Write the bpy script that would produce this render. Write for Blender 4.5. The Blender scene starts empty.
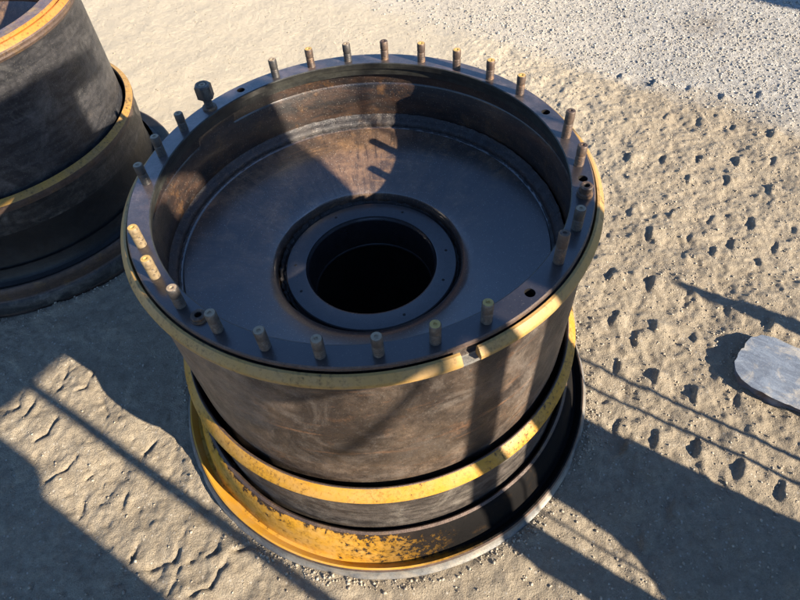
import bpy, bmesh, math, random
import numpy as np
from mathutils import Vector, Matrix, Euler
random.seed(7)
rng = np.random.default_rng(11)
R2 = math.radians
S = 0.5                      # metres per flange radius
GZ = 1.626                   # flange height above the ground in flange radii
sc = bpy.context.scene
C = sc.collection

# ---------------------------------------------------------------- camera
cd = bpy.data.cameras.new('camera'); cam = bpy.data.objects.new('camera', cd); C.objects.link(cam)
pit, roll = 0.8937, -0.0796
fw = Vector((0, math.cos(pit), -math.sin(pit))); rt = Vector((1, 0, 0)); up = rt.cross(fw)
c_, s_ = math.cos(roll), math.sin(roll)
rt, up = rt * c_ + up * s_, -rt * s_ + up * c_
M = Matrix((rt, up, -fw)).transposed().to_4x4()
M.translation = Vector((0.1311 * S, -2.0805 * S, (1.6859 + GZ) * S))
cam.matrix_world = M
cd.sensor_width = 36; cd.lens = 598.8 / 800 * 36; cd.clip_start = .02; cd.clip_end = 2000
sc.camera = cam

# ---------------------------------------------------------------- light
EL = math.atan(0.495); AZ = R2(144)          # AZ: direction the shadows fall
ray = Vector((math.cos(AZ) * math.cos(EL), math.sin(AZ) * math.cos(EL), -math.sin(EL)))
w = bpy.data.worlds.new('World'); sc.world = w; w.use_nodes = True
nt = w.node_tree; bg = nt.nodes['Background']
sky = nt.nodes.new('ShaderNodeTexSky'); sky.sky_type = 'NISHITA'; sky.sun_disc = False
sky.sun_elevation = EL; sky.sun_rotation = math.atan2(-ray.x, -ray.y)
sky.air_density = 1.0; sky.dust_density = 0.2; sky.altitude = 1800; sky.ozone_density = 4.6
nt.links.new(sky.outputs[0], bg.inputs[0]); bg.inputs[1].default_value = 0.08
sd = bpy.data.lights.new('sun', 'SUN'); sun = bpy.data.objects.new('sun', sd); C.objects.link(sun)
sd.energy = 4.8; sd.angle = R2(0.53); sd.color = (1.0, 0.87, 0.69)
sun.rotation_euler = ray.to_track_quat('-Z', 'Y').to_euler(); sun.location = (4, -3, 4)
sc.view_settings.view_transform = 'Standard'; sc.view_settings.look = 'None'
sc.view_settings.exposure = 1.72; sc.view_settings.gamma = 1; sc.view_settings.use_curve_mapping = False

# ---------------------------------------------------------------- helpers
def tag(o, label=None, cat=None, group=None, kind=None):
    for k, v in (('label', label), ('category', cat), ('group', group), ('kind', kind)):
        if v: o[k] = v
    return o
def empty(name, loc, label=None, cat=None, group=None, kind=None):
    o = bpy.data.objects.new(name, None); C.objects.link(o); o.location = loc
    o.empty_display_size = .1
    return tag(o, label, cat, group, kind)
def link(name, me, parent=None, loc=None):
    o = bpy.data.objects.new(name, me); C.objects.link(o)
    if parent: o.parent = parent
    if loc is not None: o.location = loc
    return o
def finish(name, bm, mats, parent=None, ang=32, smooth=True):
    bmesh.ops.recalc_face_normals(bm, faces=bm.faces[:])
    for e in bm.edges:
        e.smooth = not (len(e.link_faces) == 2 and e.calc_face_angle(0) > R2(ang))
    for f in bm.faces: f.smooth = smooth
    me = bpy.data.meshes.new(name); bm.to_mesh(me); bm.free()
    for m in (mats if isinstance(mats, (list, tuple)) else [mats]): me.materials.append(m)
    return link(name, me, parent)
_tab = rng.random((512, 512))
def vnoise(x, y, seed=0):
    x = x + seed * 17.31; y = y + seed * 9.77
    xi = np.floor(x).astype(int); yi = np.floor(y).astype(int)
    fx = x - xi; fy = y - yi; fx = fx * fx * (3 - 2 * fx); fy = fy * fy * (3 - 2 * fy)
    g = lambda a, b: _tab[a & 511, b & 511]
    return (g(xi, yi) * (1 - fx) * (1 - fy) + g(xi + 1, yi) * fx * (1 - fy) + g(xi, yi + 1) * (1 - fx) * fy + g(xi + 1, yi + 1) * fx * fy) * 2 - 1
def n1(x, y, s=0): return float(vnoise(np.array([x]), np.array([y]), s)[0])

# ---------------------------------------------------------------- materials
class NT:
    def __init__(s, name):
        s.m = bpy.data.materials.new(name); s.m.use_nodes = True; s.t = s.m.node_tree
        s.b = s.t.nodes['Principled BSDF']; s.tc = s.n('ShaderNodeTexCoord')
    def n(s, ty, **kw):
        o = s.t.nodes.new(ty)
        for k, v in kw.items(): setattr(o, k, v)
        return o
    def l(s, a, b): s.t.links.new(a, b)
    def noise(s, scale, detail=6, rough=.6, vec=None, dist=0):
        o = s.n('ShaderNodeTexNoise'); o.inputs['Scale'].default_value = scale; o.inputs['Detail'].default_value = detail
        o.inputs['Roughness'].default_value = rough; o.inputs['Distortion'].default_value = dist
        s.l(vec or s.tc.outputs['Object'], o.inputs['Vector']); return o.outputs['Fac']
    def vor(s, scale, vec=None, feature='F1'):
        o = s.n('ShaderNodeTexVoronoi'); o.feature = feature; o.inputs['Scale'].default_value = scale
        s.l(vec or s.tc.outputs['Object'], o.inputs['Vector']); return o
    def ramp(s, fac, stops, interp='LINEAR'):
        o = s.n('ShaderNodeValToRGB'); cr = o.color_ramp; cr.interpolation = interp
        while len(cr.elements) < len(stops): cr.elements.new(.5)
        for e, (p, c) in zip(cr.elements, stops):
            e.position = p; e.color = (*c, 1) if isinstance(c, tuple) else (c, c, c, 1)
        s.l(fac, o.inputs[0]); return o.outputs[0]
    def mix(s, fac, a, b, bt='MIX'):
        o = s.n('ShaderNodeMix'); o.data_type = 'RGBA'; o.blend_type = bt
        for sock, v in ((o.inputs[0], fac), (o.inputs[6], a), (o.inputs[7], b)):
            if hasattr(v, 'is_linked'): s.l(v, sock)
            elif isinstance(v, tuple): sock.default_value = (*v, 1)
            else: sock.default_value = v
        return o.outputs[2]
    def math(s, op, a, b=0, clamp=False):
        o = s.n('ShaderNodeMath', operation=op); o.use_clamp = clamp
        for i, v in enumerate((a, b)):
            if hasattr(v, 'is_linked'): s.l(v, o.inputs[i])
            else: o.inputs[i].default_value = v
        return o.outputs[0]
    def bump(s, h, dist, strength=1, prev=None):
        o = s.n('ShaderNodeBump'); o.inputs['Distance'].default_value = dist; o.inputs['Strength'].default_value = strength
        s.l(h, o.inputs['Height'])
        if prev: s.l(prev, o.inputs['Normal'])
        s.l(o.outputs[0], s.b.inputs['Normal']); return o.outputs[0]
    def cyl(s, kz=1, ka=1):      # stretched coordinates round the axis: (angle, height, radius)
        sp = s.n('ShaderNodeSeparateXYZ'); s.l(s.tc.outputs['Object'], sp.inputs[0])
        a = s.math('ARCTAN2', sp.outputs[1], sp.outputs[0])
        r = s.math('POWER', s.math('ADD', s.math('MULTIPLY', sp.outputs[0], sp.outputs[0]), s.math('MULTIPLY', sp.outputs[1], sp.outputs[1])), .5)
        cb = s.n('ShaderNodeCombineXYZ'); s.l(s.math('MULTIPLY', a, ka), cb.inputs[0]); s.l(s.math('MULTIPLY', sp.outputs[2], kz), cb.inputs[1]); s.l(s.math('MULTIPLY', r, kz), cb.inputs[2])
        return cb.outputs[0]

def metal(name, base, patch, rust, met=.3, rough=(.3, .55), patch_at=.5, rust_at=.62, speck=.0, bump=.0006, streak=False, scale=1.0, dust=None, dust_at=.6, fine=260, coat=0, runs=0, near_shade=None):
    k = NT(name)
    v = k.cyl(9, 1.2) if streak else None
    f1 = k.noise(5 * scale, 8, .62, v, .4); f2 = k.noise(13 * scale, 8, .7); f3 = k.noise(55 * scale, 5, .7)
    col = k.mix(k.ramp(f1, [(patch_at - .1, 0.0), (patch_at + .1, 1.0)]), base, patch)
    col = k.mix(k.ramp(f2, [(rust_at - .06, 0.0), (rust_at + .12, 1.0)]), col, rust)
    col = k.mix(k.ramp(f3, [(.35, .55), (.65, 0.0)]), col, tuple(c * .45 for c in base))
    if dust:
        f5 = k.noise(9 * scale, 9, .72, None, .8)
        col = k.mix(k.ramp(f5, [(dust_at - .08, 0.0), (dust_at + .16, .8)]), col, dust)
    if runs:      # grease runs and rubbed bands that follow the wheel
        rn = k.noise(2.2, 8, .75, k.cyl(3, 9), .6)
        col = k.mix(k.ramp(rn, [(.50, 0.0), (.62, runs)]), col, tuple(c * .5 for c in base))
        hb = k.noise(1.6, 9, .8, k.cyl(16, .7), .5)
        col = k.mix(k.ramp(hb, [(.56, 0.0), (.64, .6)]), col, rust)
        dk = k.noise(3.2, 10, .78, None, .2)
        col = k.mix(k.ramp(dk, [(.50, 0.0), (.58, .55)]), col, tuple(c * .6 for c in base))
    sc_ = k.noise(38, 6, .8, k.cyl(34, 1.6), .2)
    col = k.mix(k.ramp(sc_, [(.60, 0.0), (.74, .5)]), col, tuple(min(1, c * 2.2 + .03) for c in patch))
    pt = k.noise(140 * min(scale, 1), 4, .85)
    col = k.mix(k.ramp(pt, [(.58, 0.0), (.66, .65)]), col, tuple(c * .35 for c in base))
    if near_shade is not None:      # near side painted darker, imitating the shade that lies there
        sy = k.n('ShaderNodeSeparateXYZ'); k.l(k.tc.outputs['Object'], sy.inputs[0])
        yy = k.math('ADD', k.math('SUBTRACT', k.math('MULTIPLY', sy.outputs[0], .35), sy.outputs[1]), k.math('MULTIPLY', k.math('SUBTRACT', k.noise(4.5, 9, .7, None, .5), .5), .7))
        col = k.mix(k.ramp(k.math('ADD', yy, .5), [(.5 - near_shade - .22, 0.0), (.5 - near_shade + .12, .88)]), col, (.016, .014, .016))
    if speck:
        vo = k.vor(150 * scale); sp = k.ramp(vo.outputs['Distance'], [(.05, 1.0), (.2, 0.0)])
        col = k.mix(k.math('MULTIPLY', sp, speck), col, (.35, .32, .28))
    k.l(col, k.b.inputs['Base Color'])
    k.l(k.ramp(k.noise(22 * scale, 6, .7), [(.3, rough[0]), (.7, rough[1])]), k.b.inputs['Roughness'])
    k.b.inputs['Metallic'].default_value = met
    k.b.inputs['Coat Weight'].default_value = coat; k.b.inputs['Coat Roughness'].default_value = .2; k.b.inputs['Coat IOR'].default_value = 2.1
    p = k.bump(f2, bump * 3, .7)
    p = k.bump(pt, bump * 1.6, .8, p); k.bump(k.noise(fine, 4, .75), bump, .8, p)
    return k.m

def paint(name, c1, c2, under, chip_at=.62, dusty=(.32, .27, .19), dust_amt=.35, rough=.5, worn=None, fs=110, grease=None):
    k = NT(name)
    f1 = k.noise(6, 7, .6, None, .3); f2 = k.noise(fs, 7, .7, None, .3); f3 = k.noise(11, 8, .7)
    col = k.mix(f1, c1, c2)
    col = k.mix(k.ramp(f3, [(.42, 0.0), (.72, dust_amt)]), col, dusty)
    chip = k.math('ADD', k.math('MULTIPLY', f2, .72), k.math('MULTIPLY', k.noise(7, 5, .6), .28))
    if worn: chip = k.math('ADD', chip, worn(k))
    cm = k.ramp(chip, [(chip_at - .012, 0.0), (chip_at + .012, 1.0)])
    stain = k.ramp(chip, [(chip_at - .12, 0.0), (chip_at, .6)])
    col = k.mix(stain, col, tuple(x * .45 for x in c2)); col = k.mix(cm, col, under)
    if grease:
        col = k.mix(grease(k), col, k.mix(k.ramp(k.noise(20, 7, .7), [(.56, 0.0), (.72, 1.0)]), (.005, .0045, .0045), (.022, .013, .006)))
    k.l(col, k.b.inputs['Base Color']); k.b.inputs['Roughness'].default_value = rough; k.b.inputs['Specular IOR Level'].default_value = .3
    p = k.bump(k.math('SUBTRACT', 1, cm), .0007, .8); k.bump(k.noise(180, 5, .7), .0006, .6, p)
    return k.m

m_plate = metal('flange_steel', (.05, .045, .046), (.105, .08, .075), (.15, .095, .07), .15, (.28, .48), .5, .62, .15, .0004, dust=(.24, .18, .165), dust_at=.6, coat=.6, near_shade=-.08)
m_disc = metal('disc_steel', (.05, .036, .03), (.23, .14, .085), (.31, .18, .09), .15, (.28, .5), .5, .58, .8, .0012, coat=.75, runs=.7, near_shade=.02)
m_weld = metal('weld_steel', (.04, .038, .04), (.07, .06, .055), (.12, .08, .055), .45, (.22, .42), .5, .6, .5, .0012)
m_inner = metal('rusted_inner_steel', (.012, .009, .009), (.05, .027, .017), (.17, .085, .03), .1, (.34, .6), .5, .60, .4, .0008, streak=True, coat=.25)
m_lip = metal('machined_lip_steel', (.028, .029, .027), (.055, .055, .046), (.08, .05, .035), .4, (.35, .55), .5, .68, 0, .0004, streak=True)
m_hub = metal('hub_steel', (.03, .03, .035), (.045, .04, .04), (.06, .045, .035), .4, (.24, .42), .5, .66, .1, .0004, coat=.5)
m_dark = metal('near_black_steel', (.012, .011, .011), (.02, .018, .017), (.04, .028, .02), .2, (.35, .6), .5, .64)  # near-black tone for holes, bores and recessed ring faces
m_barrel = metal('scuffed_brown_steel', (.032, .024, .021), (.165, .12, .088), (.24, .12, .06), .2, (.34, .6), .5, .64, .25, .0010, dust=(.2, .17, .145), dust_at=.57, runs=.22, scale=.8)
m_band = metal('grey_worn_steel', (.045, .038, .034), (.13, .11, .095), (.04, .03, .026), .3, (.38, .6), .5, .62, .15, .0009, streak=True, dust=(.28, .25, .21), dust_at=.6)
m_edge = metal('bare_dusty_steel', (.17, .17, .17), (.24, .235, .22), (.12, .09, .06), .45, (.35, .6), .5, .66, 0, .0007, streak=True, dust=(.36, .31, .24), dust_at=.52)
m_brown = metal('brown_rusted_edge', (.06, .04, .032), (.11, .07, .052), (.2, .115, .04), .15, (.45, .7), .5, .6, .2, .001)
m_oily = metal('oily_rusted_steel', (.012, .009, .008), (.03, .02, .013), (.10, .055, .02), .1, (.4, .65), .5, .6, .1, .0014)
m_yel = paint('chipped_yellow_paint', (.46, .235, .02), (.34, .165, .015), (.05, .035, .025), .60)
m_yel2 = paint('faded_yellow_paint', (.38, .225, .055), (.28, .17, .06), (.07, .05, .035), .62, (.26, .19, .11), .5)
m_tan = paint('dusty_tan_paint', (.42, .23, .04), (.26, .15, .04), (.05, .035, .025), .60, (.16, .12, .08), .7)
def _grease(k):
    sp = k.n('ShaderNodeSeparateXYZ'); k.l(k.tc.outputs['Object'], sp.inputs[0])
    a = k.math('ADD', k.math('ADD', sp.outputs[0], k.math('MULTIPLY', sp.outputs[1], .15)), k.math('MULTIPLY', k.math('SUBTRACT', k.noise(9, 9, .75), .5), .5))
    r = k.math('POWER', k.math('ADD', k.math('MULTIPLY', sp.outputs[0], sp.outputs[0]), k.math('MULTIPLY', sp.outputs[1], sp.outputs[1])), .5)
    a = k.math('SUBTRACT', a, k.ramp(k.math('SUBTRACT', r, .5), [(.090, 0.0), (.105, .10)]))
    return k.ramp(k.math('ADD', a, .3), [(.10, 0.0), (.30, .8), (.38, 1.0)])
def _worn(k):     # paint is rubbed through along the inner lip and gone under grease on the right side of the ring
    sp = k.n('ShaderNodeSeparateXYZ'); k.l(k.tc.outputs['Object'], sp.inputs[0])
    r = k.math('POWER', k.math('ADD', k.math('MULTIPLY', sp.outputs[0], sp.outputs[0]), k.math('MULTIPLY', sp.outputs[1], sp.outputs[1])), .5)
    xx = k.math('ADD', sp.outputs[0], k.math('MULTIPLY', k.math('SUBTRACT', k.noise(5, 5, .6), .5), .3))
    right = k.ramp(k.math('ADD', xx, .3), [(.05, 0.0), (.30, .05), (.7, .22)])
    lip = k.ramp(k.math('SUBTRACT', r, .5), [(.052, .2), (.060, .06), (.07, 0.0)])
    edge = k.math('MULTIPLY', k.ramp(k.math('SUBTRACT', r, .5), [(.092, 0.0), (.10, 1.0)]), -.11)
    return k.math('ADD', k.math('ADD', right, lip), edge)
m_yelworn = paint('worn_yellow_paint', (.50, .25, .022), (.36, .18, .018), (.03, .021, .016), .60, worn=_worn, fs=62, grease=_grease, rough=.8)
m_yelworn.node_tree.nodes['Principled BSDF'].inputs['Specular IOR Level'].default_value = .1
m_orange = paint('orange_primer_paint', (.5, .19, .025), (.32, .09, .025), (.1, .04, .03), .62, (.4, .2, .1), .3)
m_purple = metal('speckled_violet_steel', (.1, .08, .1), (.2, .13, .12), (.4, .25, .08), .2, (.4, .6), .5, .56, .3, .001)
m_graph = metal('graphite_dusty_steel', (.022, .023, .028), (.062, .06, .064), (.11, .095, .085), .35, (.38, .55), .5, .66, .35, .0008, streak=True, dust=(.13, .125, .12), dust_at=.6)
m_graph2 = metal('dull_grey_band_steel', (.02, .019, .02), (.075, .066, .058), (.06, .045, .032), .3, (.4, .6), .5, .62, .1, .0009, streak=True, dust=(.22, .2, .17), dust_at=.62, runs=.5)
m_stud = metal('stud_steel', (.055, .05, .048), (.12, .105, .09), (.2, .12, .07), .4, (.35, .6), .5, .6, 0, .0004, scale=3, dust=(.3, .26, .2), dust_at=.58)
m_studd = metal('dark_stud_steel', (.045, .043, .043), (.08, .07, .062), (.13, .08, .05), .4, (.35, .6), .5, .6, 0, .0004, scale=3)
m_studr = metal('rusty_stud_steel', (.06, .04, .032), (.13, .09, .065), (.25, .14, .07), .3, (.4, .65), .5, .55, 0, .0004, scale=3)
m_studp = paint('pale_yellow_stud_paint', (.22, .16, .08), (.17, .125, .075), (.09, .07, .05), .57, (.2, .16, .11), .6)
m_tip = paint('yellow_stud_tip', (.52, .33, .06), (.34, .22, .08), (.2, .16, .11), .6, (.4, .36, .26), .5)
m_tipg = paint('grey_stud_tip', (.32, .235, .15), (.22, .165, .11), (.15, .13, .1), .6, (.4, .36, .28), .4)
m_caster = metal('dark_caster_steel', (.05, .055, .06), (.07, .07, .07), (.13, .08, .05), .2, (.4, .6))  # for the unseen shadow casters only

# ---- ground materials
def ground_mat():
    k = NT('sandy_dirt')
    co = k.tc.outputs['Object']
    big = k.noise(1.3, 6, .6); mid = k.noise(9, 8, .65); fine = k.noise(70, 8, .75); gr = k.noise(330, 4, .8)
    sand = k.mix(k.ramp(big, [(.35, 0.0), (.65, 1.0)]), (.48, .41, .305), (.40, .338, .25))
    sand = k.mix(k.ramp(mid, [(.35, .45), (.65, 0.0)]), sand, (.34, .285, .21))
    sand = k.mix(k.ramp(fine, [(.36, .5), (.6, 0.0)]), sand, (.22, .185, .135))
    sand = k.mix(k.ramp(gr, [(.5, 0.0), (.78, .5)]), sand, (.60, .53, .42))
    pit = k.ramp(k.noise(120, 3, .9), [(.60, 0.0), (.68, .7)])
    sand = k.mix(pit, sand, (.17, .14, .10))
    sand = k.mix(k.ramp(k.noise(27, 9, .8, None, .3), [(.38, .65), (.6, 0.0)]), sand, (.25, .205, .15))
    stn = k.vor(95); st2 = k.n('ShaderNodeSeparateColor'); k.l(stn.outputs['Color'], st2.inputs[0])
    sm_ = k.math('MULTIPLY', k.ramp(stn.outputs['Distance'], [(.22, 1.0), (.34, 0.0)]), k.ramp(st2.outputs[0], [(.86, 0.0), (.9, .75)]))
    sand = k.mix(sm_, sand, (.55, .5, .42))
    vo = k.vor(210); cell = k.n('ShaderNodeSeparateColor'); k.l(vo.outputs['Color'], cell.inputs[0])
    gcol = k.ramp(cell.outputs[0], [(0.0, (.2, .195, .185)), (.35, (.38, .37, .35)), (.8, (.5, .49, .46)), (1.0, (.62, .61, .58))])
    gcol = k.mix(k.ramp(fine, [(.36, .6), (.55, 0.0)]), gcol, (.22, .21, .19))
    sp = k.n('ShaderNodeSeparateXYZ'); k.l(co, sp.inputs[0])
    # grey gravel lies beyond a line that runs from the top of the frame down to its right edge
    d = k.math('ADD', k.math('MULTIPLY', k.math('SUBTRACT', sp.outputs[0], 1.0), .62), k.math('MULTIPLY', k.math('SUBTRACT', sp.outputs[1], 1.68), .78))
    d = k.math('ADD', d, k.math('MULTIPLY', k.math('SUBTRACT', k.noise(2.6, 6, .65), .5), .5))
    gm = k.ramp(d, [(0.0, 0.0), (.16, 1.0)])
    drive = k.mix(k.ramp(k.noise(3, 5, .6), [(.4, 0.0), (.6, 1.0)]), (.45, .42, .36), (.54, .50, .43))
    left = k.ramp(k.math('ADD', sp.outputs[0], k.math('MULTIPLY', sp.outputs[1], -.3)), [(0.0, 1.0), (.9, 0.0)])
    sand = k.mix(k.math('MULTIPLY', k.ramp(sp.outputs[1], [(.5, 0.0), (.9, .8)]), left), sand, (.58, .51, .39))
    gcol = k.mix(k.math('MULTIPLY', left, .8), gcol, (.58, .51, .40))
    gcol = k.mix(.35, gcol, drive)
    # an oily stain on the gravel
    st = k.n('ShaderNodeVectorMath', operation='DISTANCE'); k.l(co, st.inputs[0]); st.inputs[1].default_value = (1.80, 2.0, 0)
    sm = k.math('MULTIPLY', k.ramp(st.outputs['Value'], [(.04, .75), (.2, 0.0)]), k.ramp(k.noise(14, 5, .7), [(.4, 0.0), (.6, 1.0)]))
    gcol = k.mix(sm, gcol, (.16, .13, .1))
    col = k.mix(gm, sand, gcol)
    k.l(col, k.b.inputs['Base Color']); k.b.inputs['Roughness'].default_value = .95
    k.b.inputs['Specular IOR Level'].default_value = .2
    p = k.bump(fine, .012, .8); p = k.bump(k.noise(170, 5, .8), .006, .9, p); p = k.bump(gr, .0032, .9, p)
    k.bump(k.math('SUBTRACT', 1, vo.outputs['Distance']), .003, .5, p)
    return k.m
m_ground = ground_mat()
def pebble_mat(name, stops):
    k = NT(name); g = k.n('ShaderNodeNewGeometry')
    col = k.ramp(g.outputs['Random Per Island'], stops)
    col = k.mix(k.ramp(k.noise(300, 4, .7), [(.4, .4), (.6, 0.0)]), col, (.25, .22, .18))
    k.l(col, k.b.inputs['Base Color']); k.b.inputs['Roughness'].default_value = .9
    return k.m
m_gravel = pebble_mat('grey_gravel', [(0.0, (.17, .16, .145)), (.4, (.29, .275, .245)), (.8, (.37, .35, .31)), (1.0, (.50, .48, .43))])
m_clod = pebble_mat('dirt_clods', [(0.0, (.24, .2, .15)), (.7, (.36, .305, .225)), (1.0, (.42, .37, .29))])

# ---------------------------------------------------------------- ground
DENTS = [(0.998, 0.643), (1.141, 0.602), (1.278, 0.554), (1.424, 0.52), (1.563, 0.472), (0.886, 0.531), (1.029, 0.508), (1.168, 0.47), (1.307, 0.425), (1.223, 0.39), (1.454, 0.39), (1.362, 0.325), (0.831, 0.322), (0.955, 0.268), (1.376, 0.922), (1.52, 0.887), (1.66, 0.861), (1.232, 0.94), (1.085, 0.959), (1.28, 0.796), (1.425, 0.763), (1.57, 0.707), (0.79, 0.135), (0.906, 0.087), (1.017, 0.025), (0.835, 0.048), (1.064, 0.2), (1.174, 0.129), (1.276, 0.055), (0.743, -0.055), (0.85, -0.102), (0.947, -0.174), (1.066, -0.21), (0.689, -0.252), (0.782, -0.304), (0.889, -0.344), (0.986, -0.413), (1.069, -0.486), (0.582, -0.302), (0.681, -0.331), (0.758, -0.512), (0.654, -0.583), (1.242, 1.592), (1.374, 1.506), (1.332, 1.224), (1.464, 1.168), (1.594, 1.104), (1.726, 1.041), (1.516, 1.432), (1.634, 1.342), (1.803, 1.328)]
GROOVES = [[(-1.018, -0.291), (-0.962, -0.254), (-0.939, -0.216)], [(-0.892, -0.399), (-0.891, -0.341)], [(-0.71, -0.54), (-0.696, -0.482)], [(-0.659, -0.557), (-0.595, -0.543), (-0.578, -0.461)], [(-0.772, -0.387), (-0.773, -0.335)], [(-0.592, -0.626), (-0.571, -0.562)], [(-0.552, -0.546), (-0.476, -0.529), (-0.472, -0.482)], [(-0.551, -0.629), (-0.482, -0.618), (-0.449, -0.554)], [(-0.428, -0.529), (-0.367, -0.525)], [(-1.066, 0.033), (-1.069, 0.121)], [(-1.242, -0.034), (-1.187, -0.026), (-1.183, 0.027)], [(-0.899, -0.287), (-0.833, -0.229)], [(-0.738, -0.23), (-0.714, -0.181)], [(-0.919, -0.022), (-0.883, -0.082)], [(-1.087, -0.156), (-1.051, -0.137), (-1.039, -0.084)], [(-1.034, -0.003), (-0.975, 0.025), (-0.969, 0.085)], [(-1.147, -0.058), (-1.138, -0.019)]]
_dr = np.random.default_rng(5)
DP = [(x, y, R2(_dr.uniform(54, 70)), _dr.uniform(.024, .036), _dr.uniform(.0075, .010), _dr.uniform(.006, .0135)) for x, y in DENTS]
def gravel_mask(x, y):
    d = (x - 1.0) * .62 + (y - 1.68) * .78 + vnoise(x * 2.5, y * 2.5, 9) * .1
    return np.clip(d / .16, 0, 1)
def height(x, y):
    g = gravel_mask(x, y)
    wob = vnoise(x * 5, y * 5, 3) * .25
    ul = np.clip((y - .7) / .5, 0, 1) * np.clip((1.0 - x) / .6, 0, 1)
    h = vnoise(x * 1.3, y * 1.3, 1) * .010 + vnoise(x * 4.1 + wob, y * 4.1, 2) * .007 * (1 - .6 * g) * (1 - .5 * ul)
    h += (vnoise(x * 11, y * 11 + wob, 3) * .0062 + vnoise(x * 24, y * 24, 4) * .0032) * (1 - .7 * g) * (1 - .65 * ul)
    h += (vnoise(x * 52, y * 52, 5) * .0021 + vnoise(x * 110, y * 110, 6) * .0016) * (1 - .5 * ul)
    rgt = np.clip((x - .35) / .3, 0, 1) * (1 - g)
    lump = vnoise(x * 40, y * 40, 12)
    h += rgt * (np.maximum(0, lump - .15) * .007 + vnoise(x * 75, y * 75, 14) * .0022 + vnoise(x * 17, y * 17, 15) * .004)
    # faint tread rows between the deep prints
    h += rgt * .0022 * np.sin((x * .35 + y * .94) * 44 + vnoise(x * 6, y * 6, 16) * 2.5) * np.clip(vnoise(x * 3, y * 3, 17) + .4, 0, 1)
    lf2 = np.clip((-x - .2) / .3, 0, 1) * np.clip((.8 - y) / .4, 0, 1)
    cr = vnoise(x * 31, y * 31, 44)
    h += lf2 * (vnoise(x * 62, y * 62, 42) * .0018 + np.maximum(0, vnoise(x * 26, y * 26, 43) - .2) * .0045 - .003 * np.exp(-(cr / .07) ** 2) * (vnoise(x * 6, y * 6, 45) > .1))
    # soft ruts where tyres passed, running up and to the right
    lft = np.clip((-x - .3) / .3, 0, 1)
    s = (x * .62 - y * .78)
    h += lft * vnoise(s * 9, (x * .78 + y * .62) * 3, 8) * .004
    far = np.clip((y - .9) / .5, 0, 1)
    h += far * (1 - rgt) * vnoise((y + .42 * x) * 34, (x - .42 * y) * 1.2, 10) * .0022
    for (dx, dy, a, la, lb, dep) in DP:
        m = (np.abs(x - dx) < .16) & (np.abs(y - dy) < .16)
        if not m.any(): continue
        X = x[m] - dx; Y = y[m] - dy
        wx = vnoise(x[m] * 45, y[m] * 45, 21) * .0035
        X = X + wx; Y = Y + vnoise(x[m] * 45, y[m] * 45, 22) * .0035
        U = X * math.cos(a) + Y * math.sin(a); V = -X * math.sin(a) + Y * math.cos(a)
        # lug print: earth heaved up on the sunward side, broken off steeply behind, with a shallow hollow
        along = np.exp(-(U / la) ** 4); 
        ridge = np.where(V < 0, np.exp(-(V / .034) ** 2), np.exp(-(V / .0055) ** 2))
        h[m] += dep * along * ridge - dep * .45 * along * np.exp(-((V - .014) / lb) ** 2)
    for gl in GROOVES:
        for (ax, ay), (bx, by) in zip(gl[:-1], gl[1:]):
            m = (np.abs(x - (ax + bx) / 2) < .12) & (np.abs(y - (ay + by) / 2) < .12)
            if not m.any(): continue
            X = x[m] + vnoise(x[m] * 40, y[m] * 40, 31) * .006; Y = y[m] + vnoise(x[m] * 40, y[m] * 40, 32) * .006
            ex, ey = bx - ax, by - ay; L = ex * ex + ey * ey
            t = np.clip(((X - ax) * ex + (Y - ay) * ey) / L, 0, 1)
            dd = np.hypot(X - ax - t * ex, Y - ay - t * ey)
            brk = np.clip(.75 + 1.1 * vnoise(x[m] * 38, y[m] * 38, 35), .1, 1.4)
            h[m] = h[m] - .0075 * brk * np.exp(-(dd / .0058) ** 2) + .0016 * np.exp(-((dd - .022) / .016) ** 2)
    # the wheels stand in slightly pressed earth
    for cx, cy, rr in ((0, 0, .625), (-1.4015, .95, .6)):
        d = np.hypot(x - cx, y - cy)
        kk = np.clip((rr + .005 - d) / .02, 0, 1)
        h = h * (1 - kk) + kk * -.004
        h += .007 * np.exp(-((d - rr - .03) / .022) ** 2) * (.4 + vnoise(x * 14, y * 14, 41) * .6)
    return h
def axis(lo, hi, step, far, n):
    core = np.arange(lo, hi, step); t = np.linspace(0, 1, n + 1)[1:]
    k = math.log(far / step) ; e = step * (np.exp(t * k) - 1) / (1) * 1.0
    return np.concatenate([(lo - e)[::-1], core, hi + e])
xs = axis(-2.5, 2.45, .0062, 400, 46); ys = axis(-.85, 3.1, .0062, 400, 46)
X, Y = np.meshgrid(xs, ys); Xf, Yf = X.ravel(), Y.ravel()
Z = height(Xf.copy(), Yf.copy())
fade = np.clip(1 - np.maximum(np.abs(Xf) - 4, np.abs(Yf) - 5) / 6, 0, 1); Z *= fade
nx, ny = len(xs), len(ys)
me = bpy.data.meshes.new('ground'); me.vertices.add(nx * ny)
me.vertices.foreach_set('co', np.stack([Xf, Yf, Z], 1).astype(np.float32).ravel())
ii = (np.arange(ny - 1)[:, None] * nx + np.arange(nx - 1)[None]).ravel()
q = np.stack([ii, ii + 1, ii + nx + 1, ii + nx], 1).astype(np.int32)
me.loops.add(q.size); me.loops.foreach_set('vertex_index', q.ravel())
me.polygons.add(len(q)); me.polygons.foreach_set('loop_start', (np.arange(len(q)) * 4).astype(np.int32))
me.polygons.foreach_set('use_smooth', np.ones(len(q), bool))
me.update(calc_edges=True); me.materials.append(m_ground)
g = link('ground', me); tag(g, 'sandy dirt yard with tyre tread marks, grey gravel beyond', kind='structure')

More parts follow.
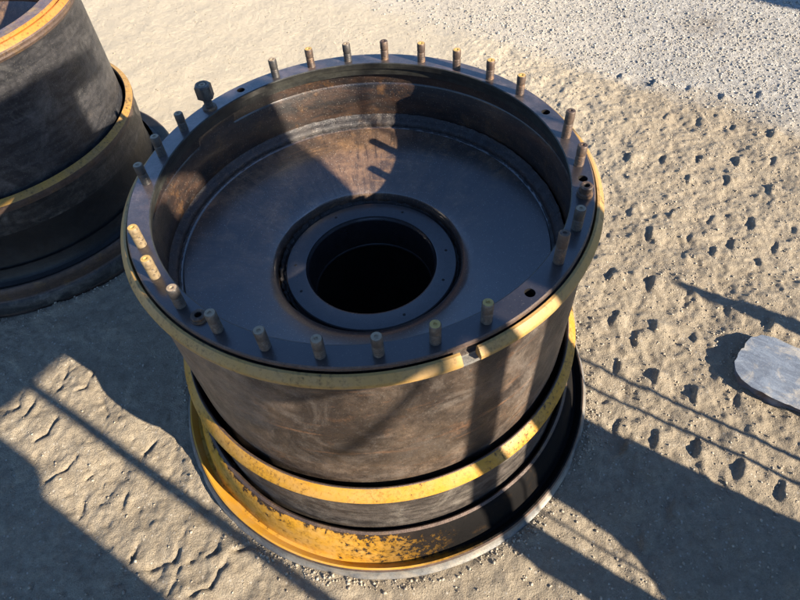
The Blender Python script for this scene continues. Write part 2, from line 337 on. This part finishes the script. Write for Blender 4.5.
# ---- pebbles and clods (nobody could count them)
def pebbles(name, label, n, sampler, size, mat, flat=.6):
    v0 = np.array([(0, 0, 1), (.9, 0, .2), (.25, .85, .3), (-.75, .5, .25), (-.7, -.55, .2), (.3, -.85, .3), (0, 0, -.8)], float)
    f0 = [(0, 1, 2), (0, 2, 3), (0, 3, 4), (0, 4, 5), (0, 5, 1), (6, 2, 1), (6, 3, 2), (6, 4, 3), (6, 5, 4), (6, 1, 5)]
    P = sampler(n); n = len(P)
    sz = size[0] * (size[1] / size[0]) ** (rng.random(n) ** 2.6)
    an = rng.random(n) * 6.283
    V = v0[None] * (1 + rng.uniform(-.3, .3, (n, 7, 3)))
    V = V * np.stack([sz * rng.uniform(.8, 1.3, n), sz * rng.uniform(.7, 1.0, n), sz * flat], 1)[:, None]
    c, s = np.cos(an)[:, None], np.sin(an)[:, None]
    Vx = V[..., 0] * c - V[..., 1] * s; Vy = V[..., 0] * s + V[..., 1] * c
    z = height(P[:, 0].copy(), P[:, 1].copy())
    V = np.stack([Vx + P[:, :1], Vy + P[:, 1:2], V[..., 2] + (z + sz * flat * .25)[:, None]], -1)
    F = (np.array(f0)[None] + (np.arange(n) * 7)[:, None, None]).reshape(-1, 3).astype(np.int32)
    me = bpy.data.meshes.new(name); me.vertices.add(n * 7); me.vertices.foreach_set('co', V.astype(np.float32).ravel())
    me.loops.add(F.size); me.loops.foreach_set('vertex_index', F.ravel())
    me.polygons.add(len(F)); me.polygons.foreach_set('loop_start', (np.arange(len(F)) * 3).astype(np.int32))
    me.update(calc_edges=True); me.materials.append(mat)
    return tag(link(name, me), label, kind='stuff')
def inside(P):
    return (np.hypot(P[:, 0], P[:, 1]) < .635) | (np.hypot(P[:, 0] + 1.4015, P[:, 1] - .95) < .605)
def s_gravel(n):
    P = np.stack([rng.uniform(-1, 2.9, n), rng.uniform(.8, 3.3, n)], 1)
    gm = gravel_mask(P[:, 0].copy(), P[:, 1].copy()); keep = rng.random(n) < gm * np.clip((P[:, 0] + .3) / 1.2, .12, 1)
    P = P[keep]; return P[~inside(P)]
def s_all(n):
    P = np.stack([rng.uniform(-2.4, 2.4, n), rng.uniform(-.8, 3.0, n)], 1); return P[~inside(P)]
def s_right(n):
    P = np.stack([rng.uniform(.3, 2.3, n), rng.uniform(-.8, 1.9, n)], 1); return P[~inside(P)]
def s_base(n):
    a = rng.random(n) * 6.283; r = .632 + np.abs(rng.normal(0, .018, n)); P = np.stack([r * np.cos(a), r * np.sin(a)], 1); P = P[rng.random(n) < np.clip(vnoise(P[:, 0] * 7, P[:, 1] * 7, 61) * 1.3 + .25, .04, 1)]
    a = rng.random(n // 2) * 6.283; r = .605 + np.abs(rng.normal(0, .02, n // 2)); Q = np.stack([r * np.cos(a) - 1.4015, r * np.sin(a) + .95], 1)
    return np.concatenate([P, Q])
pebbles('swept_dirt', 'loose crumbs of dirt heaped against the wheel bases', 4200, s_base, (.0014, .0065), m_clod, .8)
pebbles('gravel', 'loose grey gravel strewn across the far side of the yard', 60000, s_gravel, (.0022, .0095), m_gravel)
pebbles('small_stones', 'small pale stones and clods scattered over the sandy dirt', 13000, s_all, (.0014, .0065), m_clod)
pebbles('dirt_crumbs', 'crumbly dirt loosened by tyre treads to the right of the wheel', 15000, s_right, (.0014, .0055), m_clod, .7)

# ---------------------------------------------------------------- wheels
def lathe(name, prof, mats, parent, seg=192, a0=0, a1=360, mi=None, wob=0, freq=6, offs=(0, 0), close=False, ang=32):
    """prof: (r, z) in flange radii, z relative to the flange top; mi: material per profile segment"""
    bm = bmesh.new(); full = abs(a1 - a0 - 360) < 1e-6
    n = seg if full else max(3, int(seg * (a1 - a0) / 360)) + 1
    rings = []
    for i in range(n):
        a = R2(a0 + (a1 - a0) * i / (seg if full else n - 1)); row = []
        for j, (r, z) in enumerate(prof):
            dr = wob * n1(math.cos(a) * freq + 7, math.sin(a) * freq + j * .13, 50) if wob else 0
            dz = wob * .7 * n1(math.cos(a) * freq + 3, math.sin(a) * freq + j * .1 + 31, 51) if wob else 0
            row.append(bm.verts.new((((r + dr) * math.cos(a) + offs[0]) * S, ((r + dr) * math.sin(a) + offs[1]) * S, (z + dz + GZ) * S)))
        rings.append(row)
    m = len(prof)
    for i in range(n if full else n - 1):
        A, B = rings[i], rings[(i + 1) % n]
        for j in range(m if close else m - 1):
            k = (j + 1) % m
            f = bm.faces.new((A[j], A[k], B[k], B[j])); f.material_index = mi[min(j, len(mi) - 1)] if mi else 0
    if close and not full:
        bm.faces.new(rings[0]); bm.faces.new(rings[-1][::-1])
    return finish(name, bm, mats, parent, ang)

def flange_plate(parent, rin, hole_at, mats, zt=0.0, thick=.075):
    """top plate in 6 degree sectors; every sector can carry a real bolt hole"""
    bm = bmesh.new(); N = 60; K = 6; rh = .0205; rb = .952; ro = .994
    for s in range(N):
        a0, a1 = R2(6 * s), R2(6 * s + 6)
        def P(r, t): a = a0 + (a1 - a0) * t; return (r * math.cos(a), r * math.sin(a))
        out = [P(rin + .004 + (ro - rin - .004) * i / K, 0) for i in range(K)] + [P(ro, i / K) for i in range(K)] + [P(ro + (rin + .004 - ro) * i / K, 1) for i in range(K)] + [P(rin + .004, 1 - i / K) for i in range(K)]
        ac = (a0 + a1) / 2; cx, cy = rb * math.cos(ac), rb * math.sin(ac)
        ov = [bm.verts.new((x * S, y * S, (zt + GZ) * S)) for x, y in out]
        ring = []
        for x, y in out:
            t = math.atan2(y - cy, x - cx)
            ring.append((cx + rh * math.cos(t), cy + rh * math.sin(t)))
        iv = [bm.verts.new((x * S, y * S, (zt + GZ) * S)) for x, y in ring]
        for i in range(24):
            bm.faces.new((ov[i], ov[(i + 1) % 24], iv[(i + 1) % 24], iv[i]))
        if s in hole_at:
            low = [bm.verts.new((v.co.x, v.co.y, v.co.z - .07 * S)) for v in iv]
            for i in range(24):
                f = bm.faces.new((iv[i], iv[(i + 1) % 24], low[(i + 1) % 24], low[i])); f.material_index = 2
            f = bm.faces.new(low); f.material_index = 2
        else: bm.faces.new(iv)
    bmesh.ops.remove_doubles(bm, verts=bm.verts[:], dist=1e-5)
    # rim chamfer, outer side, underside, inner chamfer and machined inner lip
    prof = [(rin + .004, zt), (rin, zt - .004), (rin + .006, zt - .035), (rin + .016, zt - .04), (rin + .018, zt - thick), (rin + .045, zt - thick - .004)]
    prof2 = [(ro, zt), (1.0, zt - .004), (1.001, zt - .018), (.996, zt - .024), (.985, zt - .026), (.985, zt - .06)]
    for pr, mm in ((prof, 1), (prof2, 3)):
        seg = 360; rows = []
        for i in range(seg):
            a = 2 * math.pi * i / seg
            rows.append([bm.verts.new((r * math.cos(a) * S, r * math.sin(a) * S, (z + GZ) * S)) for r, z in pr])
        for i in range(seg):
            A, B = rows[i], rows[(i + 1) % seg]
            for j in range(len(pr) - 1):
                f = bm.faces.new((A[j], A[j + 1], B[j + 1], B[j])); f.material_index = mm
    return finish('mounting_flange', bm, mats, parent, 30)

def stud_mesh(name, h, side, tip, r=.0212, groove=True, seg=20):
    bm = bmesh.new(); prof = []
    z = -.01; nth = int((h * .62) / .0075)
    for i in range(nth):
        prof += [(r * .93, z + i * .0075), (r * 1.0, z + i * .0075 + .0037)]
    zt = z + nth * .0075
    if groove: prof += [(r * .9, zt), (r * .88, zt + .004), (r * 1.0, zt + .007)]
    prof += [(r, h - .004), (r * .86, h)]
    rows = []
    for rr, zz in prof:
        rows.append([bm.verts.new((rr * math.cos(2 * math.pi * i / seg) * S, rr * math.sin(2 * math.pi * i / seg) * S, zz * S)) for i in range(seg)])
    for A, B in zip(rows[:-1], rows[1:]):
        for i in range(seg): bm.faces.new((A[i], A[(i + 1) % seg], B[(i + 1) % seg], B[i]))
    # end face with a small centre dimple
    ins = [(r * .36, h + .0004), (r * .3, h - .0035)]; prev = rows[-1]
    for rr, zz in ins:
        cur = [bm.verts.new((rr * math.cos(2 * math.pi * i / seg) * S, rr * math.sin(2 * math.pi * i / seg) * S, zz * S)) for i in range(seg)]
        for i in range(seg):
            f = bm.faces.new((prev[i], prev[(i + 1) % seg], cur[(i + 1) % seg], cur[i])); f.material_index = 1
        prev = cur
    f = bm.faces.new(prev); f.material_index = 1
    bmesh.ops.recalc_face_normals(bm, faces=bm.faces[:])
    for e in bm.edges: e.smooth = not (len(e.link_faces) == 2 and e.calc_face_angle(0) > R2(38))
    for f in bm.faces: f.smooth = True
    me = bpy.data.meshes.new(name); bm.to_mesh(me); bm.free(); me.materials.append(side); me.materials.append(tip)
    return me
def ringpart(name, prof, mats, parent, loc, seg=20, mi=None, hexa=None):
    bm = bmesh.new(); rows = []
    for j, (r, z) in enumerate(prof):
        row = []
        for i in range(seg):
            a = 2 * math.pi * i / seg; rr = r
            if hexa and j in hexa: rr = r / max(math.cos((a + math.pi / 6) % (math.pi / 3) - math.pi / 6), .5) * math.cos(math.pi / 6) * 1.08
            row.append(bm.verts.new((rr * math.cos(a) * S, rr * math.sin(a) * S, z * S)))
        rows.append(row)
    for j, (A, B) in enumerate(zip(rows[:-1], rows[1:])):
        for i in range(seg):
            f = bm.faces.new((A[i], A[(i + 1) % seg], B[(i + 1) % seg], B[i])); f.material_index = mi[min(j, len(mi) - 1)] if mi else 0
    o = finish(name, bm, mats, parent, 28); o.location = loc; return o

# ---- the wheel in the middle
W = empty('wheel_rim', (0, 0, 0), 'large open steel wheel rim with ring of upright studs and yellow rings, in the centre', 'wheel rim')
holes = {21: 3, 129: 21, 309: 51, 351: 58, 345: 57}
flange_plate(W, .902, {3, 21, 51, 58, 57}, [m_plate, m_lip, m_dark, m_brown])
# outer lock ring with its split
lathe('lock_ring', [(1.006, -.030), (1.010, -.020), (1.020, -.022), (1.041, -.044), (1.044, -.052), (1.042, -.066), (1.034, -.072), (1.003, -.072)],
      [m_yel2], W, 240, 292.2, 360 + 288.4, wob=.0012, freq=4, close=True)
# barrel: outer wall, gutter, inner wall
lathe('barrel', [(.985, -.03), (.987, -.060), (1.000, -.064), (1.001, -.074), (1.026, -.078), (1.028, -.088), (1.018, -.098), (1.013, -.13), (1.012, -.6), (1.010, -.90), (1.0, -.96), (.99, -1.58)],
      [m_barrel, m_edge], W, 240, mi=[0, 0, 1, 1, 1, 0, 0, 0, 0, 0, 0], wob=.001, freq=3)
lathe('inner_wall', [(.948, -.078), (.950, -.14), (.944, -.15), (.944, -.34)], [m_inner], W, 240, wob=.001, freq=3)
# weld bead where wall meets disc, disc, hub
bead = [(.944, -.335), (.938, -.348), (.925, -.358), (.912, -.366), (.904, -.378), (.902, -.392), (.893, -.398)]
lathe('weld_bead', bead, [m_weld], W, 420, wob=.0032, freq=60, offs=(-.010, 0))
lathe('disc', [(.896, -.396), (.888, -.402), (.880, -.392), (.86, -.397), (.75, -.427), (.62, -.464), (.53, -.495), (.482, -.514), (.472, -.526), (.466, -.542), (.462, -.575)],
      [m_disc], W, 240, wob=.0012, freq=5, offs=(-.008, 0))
lathe('hub_weld', [(.464, -.562), (.455, -.580), (.446, -.590), (.436, -.592)], [m_weld, m_dark], W, 420, mi=[0, 1, 1], wob=.006, freq=26)
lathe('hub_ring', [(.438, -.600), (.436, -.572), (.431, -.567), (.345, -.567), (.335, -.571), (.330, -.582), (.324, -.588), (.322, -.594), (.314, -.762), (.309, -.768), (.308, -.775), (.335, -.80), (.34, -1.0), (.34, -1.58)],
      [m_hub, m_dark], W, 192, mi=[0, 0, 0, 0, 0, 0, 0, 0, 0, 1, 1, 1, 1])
for a in (62, 118, 178, 205, 292, 335, 5):        # small drilled marks on the hub face
    ringpart('drill_mark', [(.0075, -.5668), (.0060, -.5655), (.0040, -.5667), (.0010, -.5668)], [m_dark], W, (.388 * math.cos(R2(a)) * S, .388 * math.sin(R2(a)) * S, GZ * S), 10)
# loose bead seat band round the barrel: yellow bevelled head, grey body
lathe('bead_seat_band', [(1.036, -1.55), (1.034, -.965), (1.036, -.944), (1.043, -.938), (1.048, -.940), (1.088, -.988), (1.092, -1.000), (1.084, -1.010), (1.070, -1.022), (1.062, -1.05), (1.058, -1.12), (1.060, -1.25), (1.066, -1.36), (1.068, -1.58)],
      [m_band, m_yel, m_brown], W, 240, mi=[0, 0, 2, 2, 1, 1, 1, 0, 0, 0, 0, 0, 0], wob=.0012, freq=4)
# rim flange lying on the ground
lathe('rim_flange', [(1.084, -1.60), (1.084, -1.41), (1.088, -1.385), (1.098, -1.372), (1.112, -1.378), (1.130, -1.400), (1.148, -1.445), (1.160, -1.50), (1.168, -1.55), (1.178, -1.578), (1.194, -1.580), (1.210, -1.560), (1.224, -1.548), (1.233, -1.552), (1.240, -1.566), (1.243, -1.585), (1.252, -1.600), (1.262, -1.612), (1.262, -1.640)],
      [m_oily, m_brown, m_yelworn, m_edge], W, 240, mi=[0, 0, 1, 1, 2, 2, 2, 2, 2, 2, 2, 2, 2, 1, 3, 3, 3, 3], wob=.002, freq=5)
# studs
hs = {}
def sm(kind, h):
    key = (kind, h)
    if key not in hs:
        side, tip = {'dark': (m_studd, m_tipg), 'grey': (m_stud, m_tip), 'pale': (m_studp, m_tip), 'rust': (m_studr, m_tip), 'bare': (m_studr, m_studr), 'yel': (m_stud, m_tipg)}[kind]
        hs[key] = stud_mesh('stud', h, side, tip)
    return hs[key]
STUDS = {9: ('bare', .135), 33: ('rust', .098), 45: ('rust', .098), 57: ('rust', .098), 69: ('rust', .098), 81: ('bare', .098), 93: ('dark', .094), 105: ('rust', .098), 117: ('dark', .095),
         153: ('dark', .09), 165: ('dark', .1), 177: ('dark', .1), 201: ('pale', .098), 213: ('pale', .1), 225: ('yel', .1), 237: ('yel', .098), 249: ('yel', .098), 261: ('yel', .096), 273: ('yel', .097),
         285: ('grey', .098), 297: ('grey', .1), 321: ('bare', .15), 333: ('dark', .104), 357: ('bare', .1)}
PH = -.3
for a, (kind, h) in STUDS.items():
    aa = R2(a + PH)
    o = link('stud', sm(kind, h), W, (.948 * math.cos(aa) * S, .948 * math.sin(aa) * S, GZ * S)); o.rotation_euler = (random.uniform(-.012, .012), random.uniform(-.012, .012), random.uniform(0, 6))
    # worn seat ring round the stud foot
o = link('stud', sm('dark', .130), W, (.952 * math.cos(R2(141)) * S, .952 * math.sin(R2(141)) * S, GZ * S)); o['label'] = 'stud still carrying its hexagonal nut'
ringpart('nut', [(.021, .058), (.034, .058), (.040, .063), (.040, .124), (.034, .131), (.022, .131), (.0205, .125)], [m_stud], o, (0, 0, 0), 36, hexa={1, 2, 3})
ringpart('washer', [(.0205, .012), (.034, .012), (.036, .009), (.036, -.001)], [m_studr], o, (0, 0, 0), 24)
for a, r, hh, lab in ((345, .955, .05, 'stub of a hollow threaded sleeve'), (231, .944, .02, 'low hollow bushing')):
    ringpart('bushing', [(.033, -.002), (.033, hh * .3), (.026, hh * .35), (.027, hh * .9), (.023, hh), (.014, hh), (.0125, hh - .003), (.0125, .001), (.0005, .001)], [m_studr, m_dark], W,
             (r * math.cos(R2(a)) * S, r * math.sin(R2(a)) * S, GZ * S), 24, mi=[0, 0, 0, 0, 0, 0, 1, 1])['label'] = lab

# ---- the wheel at the left edge
L = empty('wheel_rim', (-2.803 * S, 1.90 * S, 0), 'dark dusty wheel rim with orange top ring, cut off by the left edge', 'wheel rim')
flange_plate(L, .90, {3, 9, 15, 33}, [m_purple, m_lip, m_dark, m_orange], zt=.075)
lathe('lock_ring', [(1.004, .045), (1.008, .055), (1.014, .054), (1.040, .030), (1.044, .02), (1.040, .006), (1.030, .002), (1.003, .002)], [m_orange, m_brown], L, 200, mi=[0, 0, 0, 1, 1, 1, 1, 1], close=True)
lathe('barrel', [(.985, .045), (.985, .012), (1.0, .008), (1.028, .000), (1.03, -.012), (1.018, -.03), (1.006, -.06), (1.004, -.4), (1.002, -.90), (.99, -1.58)], [m_graph, m_brown], L, 200, mi=[0, 0, 1, 1, 1, 0, 0, 0, 0], wob=.001, freq=3)
lathe('inner_wall', [(.946, -.004), (.944, -.34)], [m_inner], L, 160)
lathe('disc', [(.944, -.33), (.90, -.39), (.6, -.52), (.47, -.6), (.33, -.62), (.32, -.8), (.3, -1.5)], [m_disc, m_dark], L, 160, mi=[0, 0, 0, 0, 1, 1])
L.scale = (.965, .965, 1)
lathe('bead_seat_band', [(1.036, -1.38), (1.030, -.81), (1.032, -.79), (1.040, -.782), (1.074, -.800), (1.082, -.810), (1.082, -.830), (1.078, -.848), (1.072, -.866), (1.068, -.90), (1.068, -.96), (1.062, -1.04), (1.050, -1.12), (1.046, -1.2), (1.054, -1.30), (1.080, -1.42)],
      [m_graph2, m_tan, m_brown, m_dark], L, 200, mi=[3, 3, 2, 1, 1, 2, 2, 2, 0, 0, 0, 3, 3, 3, 3], wob=.0015, freq=4)
lathe('rim_flange', [(1.088, -1.30), (1.094, -1.36), (1.112, -1.395), (1.145, -1.405), (1.178, -1.392), (1.200, -1.376), (1.212, -1.378), (1.220, -1.395), (1.218, -1.43), (1.206, -1.47), (1.200, -1.50)],
      [m_dark, m_brown], L, 200, mi=[0, 0, 0, 0, 0, 1, 1, 1, 1, 1], wob=.0015, freq=5)
lathe('base_ring', [(1.198, -1.49), (1.212, -1.500), (1.225, -1.515), (1.236, -1.555), (1.240, -1.59), (1.236, -1.612), (1.230, -1.64)], [m_graph2, m_brown], L, 200, mi=[1, 0, 0, 0, 1, 1], wob=.0015, freq=5)

# ---------------------------------------------------------------- weathered slab at the right
def slab():
    k = NT('weathered_grey_slab')
    mp = k.n('ShaderNodeMapping'); k.l(k.tc.outputs['Object'], mp.inputs[0]); mp.inputs['Scale'].default_value = (5, 14, 8)
    st = k.noise(3.2, 9, .7, mp.outputs[0], .8); bl = k.noise(9, 8, .7, None, .6); fn = k.noise(120, 6, .75)
    col = k.mix(k.ramp(st, [(.42, 0.0), (.58, 1.0)]), (.10, .12, .155), (.155, .185, .23))
    col = k.mix(k.ramp(bl, [(.52, 0.0), (.66, .8)]), col, (.40, .36, .29))
    col = k.mix(k.ramp(k.noise(26, 7, .75, mp.outputs[0]), [(.6, 0.0), (.7, .7)]), col, (.58, .56, .52))
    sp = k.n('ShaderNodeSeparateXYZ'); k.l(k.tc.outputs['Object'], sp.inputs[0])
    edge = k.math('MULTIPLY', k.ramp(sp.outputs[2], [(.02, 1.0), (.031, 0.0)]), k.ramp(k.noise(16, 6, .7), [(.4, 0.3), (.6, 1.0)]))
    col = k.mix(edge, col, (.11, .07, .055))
    k.l(col, k.b.inputs['Base Color']); k.b.inputs['Roughness'].default_value = .6
    p = k.bump(st, .004, .8); k.bump(fn, .0012, .7, p)
    out = [(.75, -.098), (.4, -.100), (.12, -.104), (.03, -.108), (-.028, -.104), (-.058, -.094), (-.076, -.074), (-.086, -.045), (-.088, -.01), (-.083, .012), (-.076, .022), (-.078, .045), (-.070, .075), (-.048, .098), (-.018, .108), (.05, .104), (.2, .098), (.45, .1), (.75, .096)]
    pts = []
    for i in range(len(out)):                 # resample for an uneven edge
        a, b = out[i], out[(i + 1) % len(out)]; n = max(1, int(math.hypot(b[0] - a[0], b[1] - a[1]) / .012))
        for t in range(n): pts.append((a[0] + (b[0] - a[0]) * t / n, a[1] + (b[1] - a[1]) * t / n))
    bm = bmesh.new(); cx, cy = .3, 0
    rings = []
    for (ins, z) in ((.010, -.01), (.003, .004), (.0, .014), (.001, .026), (.006, .034), (.014, .038), (.03, .0385), (.055, .039)):
        row = []
        for i, (x, y) in enumerate(pts):
            px, py = pts[i - 1]; qx, qy = pts[(i + 1) % len(pts)]; tx, ty = qx - px, qy - py; l_ = math.hypot(tx, ty)
            nx_, ny_ = ty / l_, -tx / l_
            jit = .0035 * n1(x * 60 + z * 40, y * 60, 70)
            if z > .03 and ins > .02: X_, Y_ = x + (cx - x) * min(1, ins * 1.6) * .9, y * (1 - ins * 8)
            else: X_, Y_ = x - nx_ * (ins + jit), y - ny_ * (ins + jit)
            zz = z + (.0025 * n1(x * 14, y * 22, 71) + .0012 * n1(x * 50, y * 70, 72) if z > .01 else 0)
            row.append(bm.verts.new((X_, Y_, zz)))
        rings.append(row)
    n = len(pts)
    for A, B in zip(rings[:-1], rings[1:]):
        for i in range(n): bm.faces.new((A[i], A[(i + 1) % n], B[(i + 1) % n], B[i]))
    bm.faces.new(rings[-1])
    o = finish('weathered_slab', bm, k.m, None, 50); bpy.context.view_layer.update()
    o.location = (1.186, -.116, .006); o.scale = (.96, .94, .95); o.rotation_euler = (0, R2(0), R2(-38))
    return tag(o, 'flat grey weathered slab with rounded end lying on the dirt at the right edge', 'slab')
slab()

# ---------------------------------------------------------------- unseen casters shaped to throw the shadows, sunward beyond the frame
dv = Vector((math.cos(AZ), math.sin(AZ), 0)); uv = Vector((-dv.y, dv.x, 0))      # uv: across the sun
def sun_pt(u, wv, a):             # place a point so that it meets the sun ray labelled (u, wv), a radii down-sun
    p = (uv * u + dv * a) * S; p.z = (wv - .495 * a + GZ) * S; return p
def slab_uw(name, poly, a, th, mat, parent, ground=False):
    bm = bmesh.new(); A = [], []
    for k, off in enumerate((0, -th)):
        for (u, wv) in poly:
            p = sun_pt(u, wv, a); p += dv * off * S
            if ground and p.z < .06: p.z = -.02
            A[k].append(bm.verts.new(p))
    n = len(poly); bm.faces.new(A[0]); bm.faces.new(A[1][::-1])
    for i in range(n): bm.faces.new((A[0][i], A[1][i], A[1][(i + 1) % n], A[0][(i + 1) % n]))
    return finish(name, bm, mat, parent, 10, False)
AA = -4.0; base = -3.606 - .04
E = empty('shadow_caster', sun_pt(.5, base, AA), 'unseen panels and posts shaped to cast shadows on the wheels and dirt', 'shadow caster')
def part(name, poly, a=AA, th=.08, ground=False):
    o = slab_uw(name, poly, a, th, m_caster, None, ground); o.parent = E; o.matrix_parent_inverse = Matrix.Translation(-Vector(E.location)); return o
part('side_caster', [(-.33, -.37), (.99, -.37), (.99, -.62), (3.2, -.62), (3.2, .15), (.80, .15), (.62, .28), (.46, .26), (.42, .10), (.15, .12), (-.43, .12), (-.40, -.1)])  # unseen sheet, outline and gap drawn around the sunlit patches
part('side_caster', [(-.43, .118), (.15, .118), (.17, .24), (.30, .33), (.50, .42), (.50, .452), (-.37, .452)], AA - .09)
part('side_caster', [(1.06, .148), (3.2, .148), (3.2, .452), (1.06, .452)], AA - .09)
part('top_caster', [(-.37, .438), (3.2, .438), (3.2, 1.0), (-.5, 1.0), (-.5, .84), (-.16, .83), (-.16, .47), (-.37, .47)])
part('leg_caster', [(-.35, base), (.44, base), (.43, -2.60), (.33, -2.54), (.24, -2.44), (.22, -2.3), (.20, -.36), (-.33, -.36)], AA - .09, ground=True)
part('thin_caster', [(.325, -2.6), (.34, -2.6), (.315, -1.9), (.30, -1.9)], AA - .3, .02)
part('post_caster', [(.41, base), (.61, base), (.60, -2.3), (.56, -2.1), (.53, -.36), (.40, -.36)], AA - .09, ground=True)
part('post_caster', [(1.275, base), (1.345, base), (1.325, -.61), (1.255, -.61)], AA - .09, ground=True)
part('strut_caster', [(.60, -.36), (.66, -.36), (.93, -.84), (.90, -.90)], AA - 2.8, .05)  # hangs free, added for the slanting shadow on the barrel
part('end_caster', [(1.715, base), (3.2, base), (3.2, -.60), (1.615, -.60), (1.615, -.87), (1.66, -.93), (1.715, -.97)], AA - .09, ground=True)
def pole(name, u0, u1, w1, a, wd, label, cat, taper=.5):
    b = sun_pt(u0, 0, a); b.z = -.02; t = sun_pt(u1, w1, a)
    bm = bmesh.new(); n = 12; rows = []
    for k in range(7):
        f = k / 6; c = b.lerp(t, f); r = wd * S / 2 * (1 if f < .9 else taper)
        rows.append([bm.verts.new((c.x + r * math.cos(2 * math.pi * i / n), c.y + r * math.sin(2 * math.pi * i / n), c.z)) for i in range(n)])
    for A, B in zip(rows[:-1], rows[1:]):
        for i in range(n): bm.faces.new((A[i], A[(i + 1) % n], B[(i + 1) % n], B[i]))
    bm.faces.new(rows[-1]); bm.faces.new(rows[0][::-1])
    return tag(finish(name, bm, m_caster, None, 40), label, cat)
pole('steel_rod', -.69, -.78, .5, -4.2, .030, 'tall thin leaning steel rod', 'rod')
pole('steel_rod', -.57, -.55, -.75, -4.0, .026, 'shorter thin steel rod', 'rod')
pole('stake', -1.64, -1.64, -2.28, -4.2, .12, 'short stout stake driven into the dirt', 'stake', .35)
# unseen block added to throw the shadow in the top right corner of the frame
bm = bmesh.new(); 
K_ = empty('corner_caster', sun_pt(-7.6, base, -9), 'unseen dark block far to the right, added to cast a corner shadow', 'container')
part_c = slab_uw('corner_caster_block', [(-6.11, base - 3), (-9.5, base - 3), (-9.5, 1.0), (-6.11, 1.0)], -9, 4, m_caster, None, True)
part_c.parent = K_; part_c.matrix_parent_inverse = Matrix.Translation(-Vector(K_.location)); bm.free()
